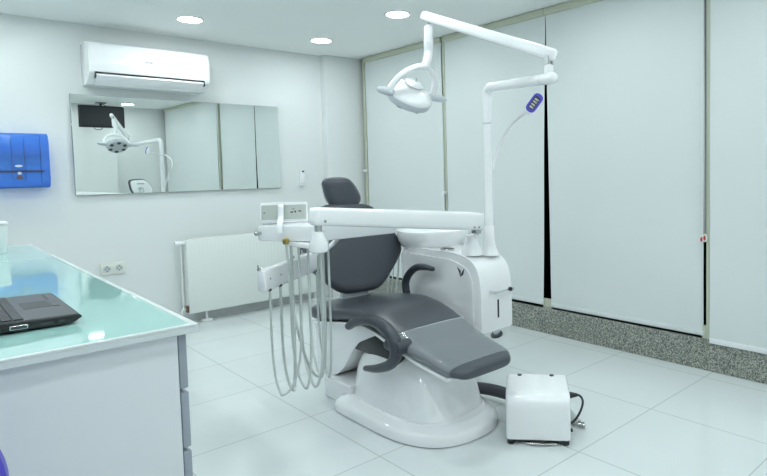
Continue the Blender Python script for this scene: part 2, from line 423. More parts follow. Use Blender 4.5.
# socket
t = thing('wall_socket', (1.119, YB, .472), 'white double power socket on the wall between desk and radiator', 'socket')
bm = B(); box(bm, 1.035, 1.203, 5.016, 5.03, .477, .568, .005, 2); obj('plate', bm, 'socket', t)
for xx in (1.078, 1.160):
    bm = B(); lathe(bm, [(.021, .0), (.024, .003), (.026, .003), (.027, 0)], (xx, 5.0155, .522), (0, -1, 0), 24, False); r = obj('outlet', bm, 'socket', t)
    bm = B(); lathe(bm, [(0, .0), (.0205, .0), (.0205, .0015), (0, .0015)], (xx, 5.0155, .522), (0, -1, 0), 24)
    obj('outlet_well', bm, 'greywhite', r)
    bm = B()
    for dx, dz in ((-.011, 0), (.011, 0), (0, .016), (0, -.016)): lathe(bm, [(0, 0), (.0045, 0), (.0045, .002), (0, .002)], (xx+dx, 5.0138, .522+dz), (0, -1, 0), 8)
    obj('contact', bm, 'darkgrey', r)
# small wall controller
t = thing('wall_remote_holder', (2.735, YB, 1.09), 'small white remote in a wall holder right of the mirror', 'remote')
bm = B(); box(bm, 2.708, 2.765, 5.008, 5.03, 1.095, 1.21, .005, 2); obj('holder', bm, 'white_matte', t)
bm = B(); box(bm, 2.715, 2.758, 5.004, 5.02, 1.12, 1.252, .004, 2); r = obj('remote', bm, 'white', t)
bm = B(); box(bm, 2.728, 2.752, 5.0015, 5.006, 1.228, 1.243); obj('display', bm, 'darkgrey', r)
# radiator
t = thing('radiator', (2.24, YB, 0), 'white panel radiator on the back wall behind the tray', 'radiator')
bm = B(); x0, x1, z0, z1 = 1.628, 2.88, .09, .70
box(bm, x0, x1, 4.918, 4.93, z0, z1, .004, 2)
n = 37
for k in range(n):
    xx = x0+.04+(x1-x0-.08)*k/(n-1); tube(bm, [(xx, 4.9218, z0+.05), (xx, 4.9218, z1-.04)], .0054, 6)
obj('front_panel', bm, 'rad', t)
bm = B(); box(bm, x0, x1, 4.985, 4.995, z0, z1, .004, 2); obj('rear_panel', bm, 'rad', t)
bm = B(); box(bm, x0-.002, x0+.006, 4.93, 4.995, z0+.01, z1-.005, .002, 1); obj('side_panel', bm, 'rad', t)
bm = B(); box(bm, x1-.006, x1+.002, 4.93, 4.995, z0+.01, z1-.005, .002, 1); obj('side_panel', bm, 'rad', t)
bm = B()
for k in range(40): box(bm, x0+.012+k*.0305, x0+.036+k*.0305, 4.932, 4.984, z1-.006, z1-.001)
box(bm, x0+.006, x1-.006, 4.93, 4.985, z1-.010, z1-.006); obj('top_grille', bm, 'radgrille', t)
bm = B(); tube(bm, [(x0-.005, 4.955, .125), (x0-.04, 4.955, .125), (x0-.05, 4.955, .11), (x0-.05, 4.955, .003)], .009, 8); obj('pipe', bm, 'rad', t)
bm = B(); tube(bm, [(x0-.030, 4.962, .12), (x0-.030, 4.962, .67)], .006, 8); obj('riser_pipe', bm, 'rad', t)
bm = B(); tube(bm, [(x0-.055, 4.95, .672), (x0-.005, 4.95, .672)], .016, 14); tube(bm, [(x0-.080, 4.95, .672), (x0-.05, 4.95, .672)], .019, 16); obj('valve', bm, 'white', t)
bm = B(); box(bm, x0-.018, x0+.002, 4.925, 4.965, .10, .155, .004, 2); obj('lower_valve', bm, 'rust', t)
for xx in (1.775, 2.79):
    bm = B(); tube(bm, [(xx, 4.955, .006), (xx, 4.955, z0+.02)], .010, 10); lathe(bm, [(.0, .0), (.05, .0), (.05, .012), (.03, .02), (.012, .024), (.0, .024)], (xx, 4.955, .001), seg=20); obj('foot', bm, 'white_matte', t)

# television seen in the mirror
t = thing('television', (2.28, -.32, 1.96), 'black flat television hung from the ceiling, seen in the mirror', 'television')
bm = B(); box(bm, 1.955, 2.575, -.34, -.295, 1.955, 2.29, .008, 2); obj('casing', bm, 'dark', t)
bm = B(); box(bm, 1.975, 2.555, -.296, -.292, 1.985, 2.275); obj('screen', bm, 'screen', t)
bm = B(); tube(bm, [(2.27, -.37, 2.08), (2.27, -.37, ZC-.002)], .018, 12); box(bm, 2.20, 2.34, -.42, -.32, ZC-.012, ZC-.001, .002, 1); box(bm, 2.18, 2.36, -.375, -.338, 2.05, 2.2); obj('mount', bm, 'dark', t)
bm = B(); tube(bm, [(2.27, -.38, 2.3), (2.30, -.36, 2.32), (2.36, -.36, 2.26), (2.38, -.35, 2.15)], .005, 6, 6); obj('cable', bm, 'dark', t); bm = B(); tube(bm, [(2.15, -.35, 1.98), (2.18, -.35, 1.93), (2.26, -.35, 1.93), (2.28, -.36, 1.97)], .005, 6, 6); obj('cable', bm, 'dark', t)

# ------------------------------------------------------------------ desk
DX0, DX1, DY0, DY1, DZ = -.45, .494, 1.438, 3.98, .85
t = thing('desk', (.02, 2.7, 0), 'long white desk with a mint glass top along the left of the room', 'desk')
bm = B(); box(bm, DX0, DX1, DY0, DY1, DZ-.021, DZ-.006, .002, 1)
for (a, b, c, d) in ((DX1-.014, DX1, DY0, DY1), (DX0, DX0+.014, DY0, DY1), (DX0+.014, DX1-.014, DY0, DY0+.014), (DX0+.014, DX1-.014, DY1-.014, DY1)):
    box(bm, a, b, c, d, DZ-.0065, DZ, .001, 1)
obj('top_board', bm, 'deskedge', t)
bm = B(); box(bm, DX0+.015, DX1-.015, DY0+.015, DY1-.015, DZ-.0058, DZ-.0005); obj('glass_top', bm, 'glass', t)['label'] = 'mint green glass sheet'
bm = B(); box(bm, DX0+.03, .452, DY0+.022, DY1-.02, .0, DZ-.023, .002, 1); obj('body', bm, 'desk', t)
for (z0, z1) in ((.687, .826), (.541, .682), (.395, .536), (.249, .390), (.02, .244)):
    for k in range(4):
        y0 = DY0+.024+k*.632
        bm = B(); box(bm, .454, .473, y0, y0+.626, z0+.005, z1, .003, 2); d = obj('drawer', bm, 'drawer', t)
        bm = B(); box(bm, .462, .478, y0+.05, y0+.57, z0-.0, z0+.004); obj('drawer_pull', bm, 'dark', d)
# laptop: faces +x
lx0, lx1, ly0, ly1, lz = .045, .300, 1.665, 2.045, DZ
t = thing('laptop', (.17, 1.85, lz), 'open dark grey laptop lying on the mint glass desk', 'laptop')
bm = B(); prism(bm, rounded([(lx0, lz+.006), (lx1-.02, lz+.004), (lx1, lz+.016), (lx1-.006, lz+.023), (lx0, lz+.030)], .003, 2), 'y', ly0, ly1, .003); obj('base', bm, 'dark', t)
def lz_at(x): return lz+.030-.007*(x-lx0)/(lx1-.006-lx0)
def slab(bm, xa, xb, ya, yb, h0, h1):
    loft(bm, [[(xa, ya, lz_at(xa)+h0), (xb, ya, lz_at(xb)+h0), (xb, yb, lz_at(xb)+h0), (xa, yb, lz_at(xa)+h0)], [(xa, ya, lz_at(xa)+h1), (xb, ya, lz_at(xb)+h1), (xb, yb, lz_at(xb)+h1), (xa, yb, lz_at(xa)+h1)]])
bm = B(); slab(bm, lx0+.006, lx1-.010, ly0+.004, ly1-.004, .0002, .0012); obj('palm_rest', bm, 'palm', t)
kb = []
for r in range(6):
    for c in range(19):
        bm = B() if not kb else kb[0]
        if not kb: kb = [bm]
        xa = lx0+.012+r*.0215; ya = ly0+.014+c*.0186
        slab(bm, xa, xa+.0195, ya, ya+.0166, .0012, .0042)
obj('keyboard', kb[0], 'key', t)
bm = B(); slab(bm, lx0+.078, lx0+.088, ly0+.22, ly0+.23, .003, .007); obj('pointing_stick', bm, 'bluekey', t)
bm = B(); slab(bm, lx0+.156, lx0+.215, ly0+.15, ly0+.25, .0012, .0018); obj('touchpad', bm, 'key', t)
for (ya) in (ly0+.15, ly0+.2):
    bm = B(); slab(bm, lx0+.218, lx0+.232, ya, ya+.048, .0012, .0025); obj('touchpad_button', bm, 'palm', t)
bm = B(); box(bm, .155, .191, ly0-.0025, ly0+.001, lz+.0085, lz+.0195, .002, 1); p = obj('video_port', bm, 'metal', t)
bm = B(); box(bm, .158, .188, ly0-.0032, ly0, lz+.0105, lz+.0175, .001, 1); obj('port_socket', bm, 'tube', p)
for (a, b) in ((.215, .24), (.25, .262)):
    bm = B(); box(bm, a, b, ly0-.001, ly0+.001, lz+.010, lz+.0155); obj('side_port', bm, 'darkgrey', t)
bm = B(); slab(bm, lx1-.035, lx1-.029, ly0+.27, ly0+.35, .0012, .002); obj('maker_mark', bm, 'key', t)
a = math.radians(28)
bm = B(); prism(bm, [(lx0, lz+.030), (lx0-.25*math.sin(a), lz+.030+.25*math.cos(a)), (lx0-.25*math.sin(a)-.009, lz+.026+.25*math.cos(a)), (lx0-.009, lz+.026)], 'y', ly0+.003, ly1-.003); lid = obj('lid', bm, 'dark', t)
bm = B(); f = lambda d, h: (lx0-d*math.sin(a)+h, lz+.030+d*math.cos(a))
prism(bm, [f(.018, .0005), f(.24, .0005), f(.24, .0015), f(.018, .0015)], 'y', ly0+.02, ly1-.02); obj('screen', bm, 'screen', lid)
# white container at the far end of the desk
t = thing('white_canister', (.26, 3.66, DZ), 'white plastic canister at the far end of the glass desk', 'container')
cn = lambda s_, z: sell(.262, 3.66, .098*s_, .08*s_, 5, z)
bm = B(); loft(bm, [cn(s_, z) for s_, z in ((.5, DZ), (.87, DZ), (.90, DZ+.006), (1.0, DZ+.130), (.98, DZ+.138), (.5, DZ+.14))]); obj('body', bm, 'white_matte', t)
bm = B(); loft(bm, [cn(s_, z) for s_, z in ((.9, DZ+.141), (1.03, DZ+.143), (1.03, DZ+.153), (.95, DZ+.158), (.4, DZ+.16))]); obj('lid', bm, 'white', t)

# violet chair whose back edge peeks in at the lower left
VX, VY = -.125, 1.15
t = thing('violet_chair', (VX, VY, 0), 'violet plastic chair back at the lower left corner beside the desk', 'chair')
bm = B(); ol = rounded([(-.212, .0), (-.221, .33), (-.14, .41), (.14, .41), (.221, .33), (.212, .0), (.12, -.05), (-.12, -.05)], .06, 6)
pad(bm, ol, (VX, VY, .455), (1, 0, 0), (0, 0, 1), (0, -1, 0), -.02, .02, .004, .016); obj('backrest', bm, 'purple', t)
bm = B(); pad(bm, rounded([(-.21, -.2), (.21, -.2), (.21, .2), (-.21, .2)], .08, 5), (VX, VY-.24, .44), (1, 0, 0), (0, 1, 0), (0, 0, 1), -.02, .02, .006, .016); obj('seat', bm, 'purple', t)
bm = B(); tube(bm, [(VX, VY-.07, .41), (VX, VY+.03, .40), (VX, VY+.032, .50)], .012, 10, 5); obj('back_support', bm, 'metal', t)
for sx in (-1, 1):
    for sy in (-1, 1):
        bm = B(); tube(bm, [(VX+sx*.15, VY-.24+sy*.14, .425), (VX+sx*.19, VY-.24+sy*.18, .0)], .011, 10); obj('leg', bm, 'metal', t)

# ------------------------------------------------------------------ dental chair
CX = 1.815
t = chair = thing('dental_chair', (CX, 2.3, 0), 'grey padded dental chair on a white pedestal in the middle of the room', 'dental chair')
bm = B(); bc = (1.81, 2.20)
loft(bm, [sell(bc[0], bc[1], .285*s, .40, 2.6, z, n2=6, ry2=.38*s) if 0 else sell(bc[0]-.005, bc[1], .290-d, .40-d, 2.6, z, n2=9, ry2=.40-d) for d, z, s in ((.012, .0, 1), (.0, .006, 1), (0, .035, 1), (.006, .05, 1), (.02, .062, 1), (.05, .072, 1), (.055, .078, 1), (.15, .079, 1))])
# rear platform
obj('base_plinth', bm, 'white', t)
bm = B(); prism(bm, rounded([(2.50, .0), (2.76, .0), (2.76, .10), (2.74, .12), (2.50, .12)], [0, 0, .02, .01, 0], 3), 'x', 1.59, 2.02, .012); obj('rear_platform', bm, 'white', t)
bm = B()
secs = [(.06, 1.895, 2.605, .245, 3.2), (.08, 1.905, 2.60, .232, 3.2), (.14, 1.925, 2.585, .22, 3.4), (.22, 1.95, 2.56, .212, 3.4), (.275, 1.985, 2.53, .203, 3.2), (.31, 2.03, 2.50, .19, 3.0), (.332, 2.09, 2.45, .165, 2.8), (.338, 2.2, 2.38, .11, 2.5)]
loft(bm, [sell(CX, (a+b)/2, w, (b-a)/2, n, z) for z, a, b, w, n in secs])
obj('pedestal', bm, 'white', t, 60)
bm = B(); box(bm, 1.628, 2.0, 2.14, 2.53, .30, .425, .01, 2); obj('lift_gap_dark', bm, 'dark', t)  # black block paints in the dark of the opening around the lift
bm = B(); prism(bm, rounded([(2.90, .39), (2.88, .13), (2.80, .095), (2.68, .13), (2.60, .19), (2.54, .27), (2.47, .345), (2.36, .392), (2.28, .425), (2.40, .435), (2.62, .425)], .03, 4), 'x', 1.622, 2.00, .01); obj('seat_shell', bm, 'white', t)
# seat: lofted sections along y
def prof(y):  # bottom height of the cushion
    K = [(1.66, .335), (1.76, .345), (1.97, .368), (2.17, .412), (2.30, .444), (2.42, .452), (2.56, .437), (2.70, .415), (2.82, .398), (2.90, .39)]
    for (a, za), (b, zb) in zip(K, K[1:]):
        if y <= b:
            s = max(0, (y-a)/(b-a)); return za+(zb-za)*s
    return K[-1][1]
def thick(y): return .048 + .042*min(1, max(0, (y-1.7)/.75)) + .008*min(1, max(0, (y-2.5)/.3))
def halfw(y):
    w = .188+.042*min(1, max(0, (y-1.70)/.5))+.018*min(1, max(0, (y-2.3)/.4)); return w
def seccx(y): return 1.755+.062*min(1, max(0, (y-1.66)/.55))+.018*min(1, max(0, (y-2.3)/.5))
def seatloop(y, s=1.0, grow=0.0, n=5.0, seg=40, lo=0.0, dz=0.0, hi=1.0, wadd=0):
    w = (halfw(y)+wadd)*s+grow; h = thick(y)*hi/2+grow; zc = prof(y)+thick(y)/2+lo+dz; L = []
    for k in range(seg):
        a = 2*PI*k/seg; c, si = math.cos(a), math.sin(a)
        L.append((seccx(y)+w*math.copysign(abs(c)**(2/n), c), y, zc+h*math.copysign(abs(si)**(2/(n*.62)), si)))
    return L
ys = [1.681, 1.685, 1.692]+[1.70+i*(2.905-1.70)/36 for i in range(37)]
def endscale(y, y0, y1, r):
    d = min(y-y0, (y1-y)*(2.2 if r > .05 else 1))
    return 1 if d >= r else .45+.55*math.sqrt(max(0, 1-(1-d/r)**2))
def smo(L):  # smooth heights along the seat
    return L
bm = B()
loops = []
for y in ys:
    es = 1-(1-endscale(y, 1.68, 2.91, .10))*.75
    eh = endscale(y, 1.68, 2.91, .024)
    loops.append(seatloop(y, es, hi=eh))
loft(bm, loops); obj('seat', bm, 'cush', t, 60)
bm = B(); loops = []
for y in [1.75+i*1.14/26 for i in range(27)]:
    loops.append([(seccx(y)-halfw(y)*.985, y, prof(y)-.010), (seccx(y)+halfw(y)*.985, y, prof(y)-.010), (seccx(y)+halfw(y)*.985, y, prof(y)+.004), (seccx(y)-halfw(y)*.985, y, prof(y)+.004)])
loft(bm, loops); obj('seat_frame', bm, 'white', t)
bm = B(); loops = []
for y in [1.735+i*.365/14 for i in range(15)]:
    es = 1-(1-endscale(y, 1.68, 2.91, .10))*.75
    loops.append(seatloop(y, es, grow=.0035, seg=48))
loft(bm, loops, cap=False); obj('plastic_cover', bm, 'film', t, 60)['label'] = 'clear plastic film over the leg rest'
# seams
bm = B()
tube(bm, [(seccx(2.105)-halfw(2.105)*.97, 2.105, prof(2.1)+thick(2.1)-.004), (CX-.1, 2.105, prof(2.1)+thick(2.1)+.0005), (CX+.1, 2.105, prof(2.1)+thick(2.1)+.0005), (seccx(2.105)+halfw(2.105)*.97, 2.105, prof(2.1)+thick(2.1)-.004)], .0022, 6)
obj('cover_hem', bm, 'greywhite', t)
# backrest
bO = Vector((1.862, 2.80, .52)); lean = math.radians(19)
bV = Vector((.045, math.sin(lean), math.cos(lean))).normalized(); bU = Vector((1, -.0, 0)); bU = (bU-bV*bU.dot(bV)).normalized(); bN = bU.cross(bV); bN = -bN if bN.y > 0 else bN
half = [(.0, .085), (.02, .145), (.08, .215), (.16, .292), (.215, .334), (.255, .338), (.32, .318), (.42, .24), (.49, .195), (.518, .15), (.528, .07)]
ol = [(w, v) for v, w in half] + [(-w, v) for v, w in half[::-1]]
ol = [(p.x, p.y) for p in smooth_path([(a, b, 0) for a, b in ol], 3)]
bm = B(); pad(bm, ol, bO, bU, bV, bN, -.02, .045, -.004, .026); obj('backrest', bm, 'cush', t, 60)
bm = B(); pad(bm, [(a*.95, .27+(b-.27)*.95) for a, b in ol], bO, bU, bV, bN, -.045, -.018, 0, .015); obj('back_shell', bm, 'white', t, 60)
bm = B()
prism(bm, rounded([(1.745, .44), (1.945, .44), (1.925, .57), (1.765, .57)], .01, 2), 'y', 2.80, 2.835, .005)
bmesh.ops.rotate(bm, verts=bm.verts, cent=(1.85, 2.78, .45), matrix=Matrix.Rotation(-.12, 3, 'X'))
obj('back_bracket', bm, 'greywhite', t)
# headrest
hO = Vector((1.882, 2.985, 1.084)); lean = math.radians(4)
hV = Vector((0, math.sin(lean), math.cos(lean))); hU = Vector((1, 0, 0)); hN = Vector((0, -math.cos(lean), math.sin(lean)))
hp = [(-.108, .090), (-.065, .096), (.005, .095), (.050, .079), (.090, .033), (.115, -.019), (.109, -.054), (.070, -.077), (-.011, -.088), (-.072, -.070), (-.106, -.022), (-.121, .040), (-.123, .072)]
hp = [(p.x, p.y) for p in smooth_path([(a*1.02, b*1.05-.002, 0) for a, b in hp+[hp[0]]], 4)][:-1]
bm = B(); pad(bm, hp, hO, hU, hV, hN, -.025, .04, .014, .026); hr = obj('headrest', bm, 'cush', t, 60)
bm = B(); pad(bm, [(a*.9, b*.88) for a, b in hp], hO, hU, hV, hN, -.045, -.02, 0, .014); obj('headrest_shell', bm, 'white', hr, 60)
bm = B(); box(bm, 1.83, 1.90, 3.028, 3.034, 1.125, 1.133); obj('shell_slot', bm, 'dark', hr)
bm = B(); tube(bm, [(1.866, 3.025, 1.09), (1.866, 3.05, 1.03), (1.866, 3.035, .93)], .018, 12, 5, flat=(.5, 1.6)); obj('headrest_stem', bm, 'chrome', t)
# armrests
AL = [(1.545, 2.425, .455), (1.545, 2.355, .491), (1.545, 2.235, .515), (1.545, 2.125, .500), (1.545, 2.060, .452), (1.545, 2.050, .392), (1.545, 2.095, .338), (1.545, 2.195, .296), (1.545, 2.292, .274)]
bm = B(); tube(bm, AL, [.021, .026, .028, .030, .032, .029, .026, .021, .014], 14, 6, flat=(.95, 1.0), roundend=True); ar = obj('armrest', bm, 'armpad', t, 60)
bm = B(); tube(bm, [(1.53, 2.04, .424), (1.61, 2.04, .424)], .032, 18); obj('armrest_pivot', bm, 'armpad', ar)
bm = B(); tube(bm, [(1.545, 2.10, .43), (1.545, 2.035, .425)], [.026, .022], 12, roundend=True); obj('armrest_root', bm, 'armpad', ar)
AR = [(2.095, 2.42, .665), (2.095, 2.495, .668), (2.095, 2.568, .656), (2.095, 2.632, .613), (2.095, 2.668, .557), (2.095, 2.66, .49), (2.085, 2.64, .440)]
bm = B(); tube(bm, AR, [.013, .019, .021, .022, .023, .023, .022], 14, 6, roundend=True); ar = obj('armrest', bm, 'armpad', t, 60)
bm = B(); tube(bm, [(2.00, 2.64, .435), (2.105, 2.64, .435)], .026, 14); obj('armrest_pivot', bm, 'armpad', ar)
# conduit on the floor
bm = B(); tube(bm, [(2.02, 2.25, .05), (2.13, 2.12, .062), (2.17, 1.96, .062), (2.16, 1.82, .062)], .030, 16, 6); obj('floor_conduit', bm, 'tube', t)
# bracket that carries the unit
bm = B(); box(bm, 1.985, 2.164, 2.36, 2.50, .33, .385, .012, 2); obj('unit_bracket', bm, 'white', t)

# ------------------------------------------------------------------ water unit with spittoon
t = unit = thing('dental_unit_cabinet', (2.33, 2.5, .30), 'glossy white side cabinet with a spittoon bowl beside the dental chair', 'dental unit')
UX0, UX1 = 2.165, 2.408
prof_u = rounded([(2.12, .33), (2.12, .61), (2.16, .715), (2.30, .758), (2.74, .758), (2.76, .33)], [.02, .12, .09, .12, .03, .03], 8)
bm = B(); prism(bm, prof_u, 'x', UX0, UX1, .012); obj('cabinet', bm, 'white', t, 40)
pin = rounded([(2.175, .38), (2.175, .60), (2.205, .675), (2.32, .715), (2.74, .725), (2.74, .38)], [.02, .10, .07, .08, .02, .02], 8)
bm = B(); prism(bm, pin, 'x', UX0-.008, UX0+.004, .004); obj('side_panel', bm, 'white', t, 40)
bm = B()   # dark two-leaf emblem
for s, pts in ((1, [(2.290, .684), (2.272, .652), (2.264, .632), (2.263, .664)]), (-1, [(2.232, .680), (2.253, .656), (2.264, .632), (2.244, .644)])):
    prism(bm, pts, 'x', UX0-.0105, UX0-.007)
obj('emblem', bm, 'darkgrey', t)
bm = B(); tube(bm, [(2.235, 2.09, .553), (2.385, 2.09, .556)], .006, 10)
for xx in (2.235, 2.385): tube(bm, [(xx, 2.085, .554), (xx, 2.125, .554)], .009, 10)
obj('handle', bm, 'chrome', t)
bm = B(); lathe(bm, [(0, 0), (.011, 0), (.011, .012), (0, .012)], (2.355, 2.088, .557), (0, -1, 0), 12); obj('knob', bm, 'dark', t)
bm = B(); box(bm, 2.290, 2.301, 2.1165, 2.123, .405, .505, .003, 2); obj('level_slot', bm, 'dark', t)
# spittoon
bm = B(); sc0 = (2.37, 2.72)
loft(bm, [sell(sc0[0], sc0[1], .235*s, .20*s, 2.3, z) for s, z in ((.2, .700), (.45, .704), (.70, .722), (.88, .755), (.97, .795), (1.0, .838), (.985, .848), (.95, .845), (.9, .83), (.6, .78), (.2, .765))]); sp = obj('spittoon_bowl', bm, 'white', t, 60)
bm = B(); lathe(bm, [(0, .0), (.02, 0), (.02, .004), (0, .004)], (2.37, 2.72, .767)); obj('drain', bm, 'metal', sp)
bm = B(); loft(bm, [sell(2.29, 2.74, .12*s, .10*s, 3, z) for s, z in ((.95, .45), (1.0, .55), (1.05, .70), (.8, .745))]); obj('bowl_neck', bm, 'white', t, 60)
bm = B(); tube(bm, [(2.46, 2.90, .84), (2.46, 2.91, .875), (2.45, 2.88, .89), (2.43, 2.84, .88)], .007, 8, 6); obj('rinse_spout', bm, 'chrome', t)
bm = B(); pad(bm, [(math.cos(a)*.034, math.sin(a)*.05) for a in [2*PI*k/24 for k in range(24)]], (2.225, 2.44, .758), (1, 0, 0), (0, 1, 0), (0, 0, 1), 0, .007, 0, .002); cp = obj('cup_rest', bm, 'metal', t)
bm = B(); pad(bm, [(math.cos(a)*.024, math.sin(a)*.038) for a in [2*PI*k/24 for k in range(24)]], (2.225, 2.44, .765), (1, 0, 0), (0, 1, 0), (0, 0, 1), 0, .002, 0, .0008); obj('cup_rest_pad', bm, 'dark', cp)
# pivot mount of the tray arm and of the pole
bm = B(); lathe(bm, [(.062, .0), (.058, .02), (.045, .05), (.036, .085), (.034, .108), (.028, .112)], (2.245, 2.262, .742)); obj('arm_post', bm, 'white', t)

# assistant side holder
bm = B(); box(bm, 2.20, 2.36, 2.93, 2.99, .775, .80, .008, 2); tube(bm, [(2.30, 2.96, .79), (2.35, 2.88, .74), (2.36, 2.84, .70)], .016, 10, 4); obj('holder_bar', bm, 'white', t)
bm = B(); lathe(bm, [(.018, .0), (.024, .03), (.030, .075), (.012, .085)], (2.305, 2.985, .775)); obj('suction_tip_holder', bm, 'white', t)
for k, xx in enumerate((2.215, 2.245, 2.285, 2.33)):
    bm = B(); y0 = 2.965
    tube(bm, [(xx, y0, .78), (xx+.005, y0+.02, .6), (xx-.01, y0+.03, .40), (xx+.02, y0+.02, .25+.02*k), (xx+.06, y0-.02, .20+.02*k), (xx+.09-.02*k, y0-.10, .30), (2.28, 2.72, .40)], .0042 if k != 2 else .0065, 8, 6)
    obj('suction_hose', bm, 'hose', t)

# ------------------------------------------------------------------ operating light on its pole
t = lamp = thing('operating_light', (2.338, 2.232, .74), 'white dental operating light on an articulated arm and tall pole', 'dental lamp')
PX, PY = 2.338, 2.215
bm = B(); lathe(bm, [(.055, 0), (.052, .012), (.036, .05), (.032, .09), (.030, .16), (.026, .165)], (PX, PY, .735)); obj('pole_socket', bm, 'white', t)
bm = B(); E = Vector((PX, PY, 1.655)); J = Vector((2.112, 1.618, 1.606)); d = (J-E).normalized()
pts = [(PX, PY, .86), (PX, PY, 1.2), (PX, PY, 1.56)]
arc = [Vector((PX, PY, 1.595)).lerp(E, s)*(1-s)+E.lerp(E+d*.06, s)*s for s in [i/6 for i in range(7)]]
tube(bm, [(PX, PY, .86), (PX, PY, 1.585)]+[tuple(p) for p in arc]+[tuple(E+d*.12), tuple(J)], .0255, 20); obj('pole', bm, 'white', t, 50)
bm = B(); lathe(bm, [(.0262, 0), (.0272, .002), (.0272, .008), (.0262, .01)], (PX, PY, 1.455)); obj('collar', bm, 'greywhite', t)
bm = B(); tube(bm, [tuple(J-d*.05), tuple(J+d*.03)], .027, 18, roundend=True); lathe(bm, [(.022, 0), (.022, .045), (.016, .05)], tuple(J+Vector((0, 0, .01)))); obj('elbow_joint', bm, 'white', t)
bm = B(); tube(bm, [tuple(J+Vector((0, 0, .05))), tuple(J+Vector((0, 0, .095)))], .011, 12); box(bm, J.x-.02, J.x-.012, J.y-.012, J.y+.012, J.z+.06, J.z+.1); box(bm, J.x+.012, J.x+.02, J.y-.012, J.y+.012, J.z+.06, J.z+.1); obj('elbow_pin', bm, 'metal', t)
# spring arm: rounded-rectangle beam
def beam(bm, A, Bp, h0, h1, w0, w1, seg=24, n=3.2, steps=8):
    A, Bp = Vector(A), Vector(Bp); D = (Bp-A).normalized(); U = Vector((0, 0, 1)); U = (U-D*U.dot(D)).normalized(); W = D.cross(U); loops = []
    S = [(0, .6), (.004, .85), (.012, 1)]
    L = (Bp-A).length
    st = [(0, .55), (.006/L, .86), (.016/L, 1)]+[(i/steps, 1) for i in range(1, steps)]+[(1-.016/L, 1), (1-.006/L, .86), (1, .55)]
    for s, q in st:
        h = (h0+(h1-h0)*s)/2*q; w = (w0+(w1-w0)*s)/2*q; c = A.lerp(Bp, s)
        loops.append([c+U*h*math.copysign(abs(math.sin(a))**(2/n), math.sin(a))+W*w*math.copysign(abs(math.cos(a))**(2/n), math.cos(a)) for a in [2*PI*k/seg for k in range(seg)]])
    loft(bm, loops)
bm = B(); beam(bm, (2.132, 1.588, 1.702), (1.822, 2.140, 1.943), .056, .046, .042, .036); obj('spring_arm', bm, 'white', t, 60)
bm = B(); tube(bm, [(1.848, 2.12, 1.93), (1.848, 2.12, 1.88)], .009, 10); obj('head_pin', bm, 'metal', t)
bm = B(); tube(bm, [(1.850, 2.125, 1.885), (1.852, 2.13, 1.82)], .022, 16, roundend=True)
tube(bm, [(1.852, 2.13, 1.825), (1.864, 2.145, 1.78), (1.852, 2.14, 1.742), (1.838, 2.145, 1.708)], [.024, .023, .022, .020], 16, 4, roundend=True); obj('head_stem', bm, 'white', t, 60)
H0 = Vector((1.840, 2.262, 1.588))
lamp_s = .90
fn = Vector((0, .60, -.80)); up_ = -fn; side = Vector((1, 0, 0)); hv = Vector((0, .8, .6))
bm = B(); N = 30; pts = []
for k in range(N+1):
    a = PI*k/N; pts.append(H0 + side*(-.135*math.cos(a)) + Vector((0, -.66, .75))*(.160*math.sin(a)))
tube(bm, [tuple(p) for p in pts], .015, 12, flat=(.9, 1.15), up=(0, -.66, .75)); yk = obj('yoke', bm, 'white', t, 60)
bm = B()
lathe(bm, [(.0, .050), (.03, .048), (.062, .041), (.092, .026), (.111, .008), (.117, -.004), (.1165, -.010), (.110, -.016)], H0, up_, 40); hd = obj('lamp_head', bm, 'white', t, 60)
bm = B(); lathe(bm, [(.110, -.008), (.1155, -.010), (.113, -.036), (.104, -.046), (.0, -.050), (.0, -.012)], H0, up_, 40); obj('lamp_face', bm, 'greywhite', hd)
bm = B()
for k in range(6):
    a = 2*PI*k/6+PI/6; c = H0 + side*math.cos(a)*.078 + hv*math.sin(a)*.078 + fn*.0485
    lathe(bm, [(0, 0), (.021, 0), (.021, .003), (0, .003)], c, fn, 16)
obj('lamp_lens', bm, 'darkgrey', hd)
bm = B(); lathe(bm, [(0, 0), (.045, 0), (.05, .008), (.03, .018), (0, .02)], H0+up_*.05, up_, 24); obj('lamp_cap', bm, 'white', hd, 60)
bm = B(); box(bm, 1.837, 1.844, 2.210, 2.216, 1.642, 1.659); obj('lamp_button', bm, 'metal', hd)
for s, nm in ((-1, 'handle'), (1, 'handle')):
    bm = B(); a = H0+side*s*.113; b = H0+side*s*(.195 if s < 0 else .232)+Vector((0, 0, -.012*s-.002)); tube(bm, [tuple(a), tuple(a.lerp(b, .25)), tuple(a.lerp(b, .9)), tuple(b)], [.017, .021, .016, .010], 16, roundend=True); obj('handle', bm, 'greywhite', hd, 60)
# keypad on the flexible tube
bm = B(); tube(bm, [(2.325, 2.20, .93), (2.345, 2.222, 1.05), (2.395, 2.245, 1.19), (2.455, 2.225, 1.36), (2.43, 2.12, 1.455), (2.35, 1.965, 1.492), (2.302, 1.882, 1.506)], .0095, 10, 8); obj('keypad_stalk', bm, 'white', t, 60)
kO = Vector((2.282, 1.838, 1.530)); ks = 1.14; kV = Vector((-.10, -.20, .30)).normalized()
kV = Vector((.10, -.13, .21)).normalized(); kN = Vector((-.72, -.69, .05)); kN = (kN-kV*kN.dot(kV)).normalized(); kU = kV.cross(kN)
ovo = lambda a, b, n=24: [(a*math.cos(2*PI*k/n), b*math.sin(2*PI*k/n)) for k in range(n)]
bm = B(); pad(bm, [(x*ks, (y-.008)*ks) for x, y in ovo(.027, .052)], kO, kU, kV, kN, -.022, -.002, 0, .008); khs = obj('keypad_housing', bm, 'white', t, 60)
bm = B(); pad(bm, rounded([(-.026, -.051), (.026, -.051), (.026, .051), (-.026, .051)], .025, 5), kO, kU, kV, kN, -.004, .008, .001, .004); kp = khs; obj('keypad_face', bm, 'violet', khs, 60)
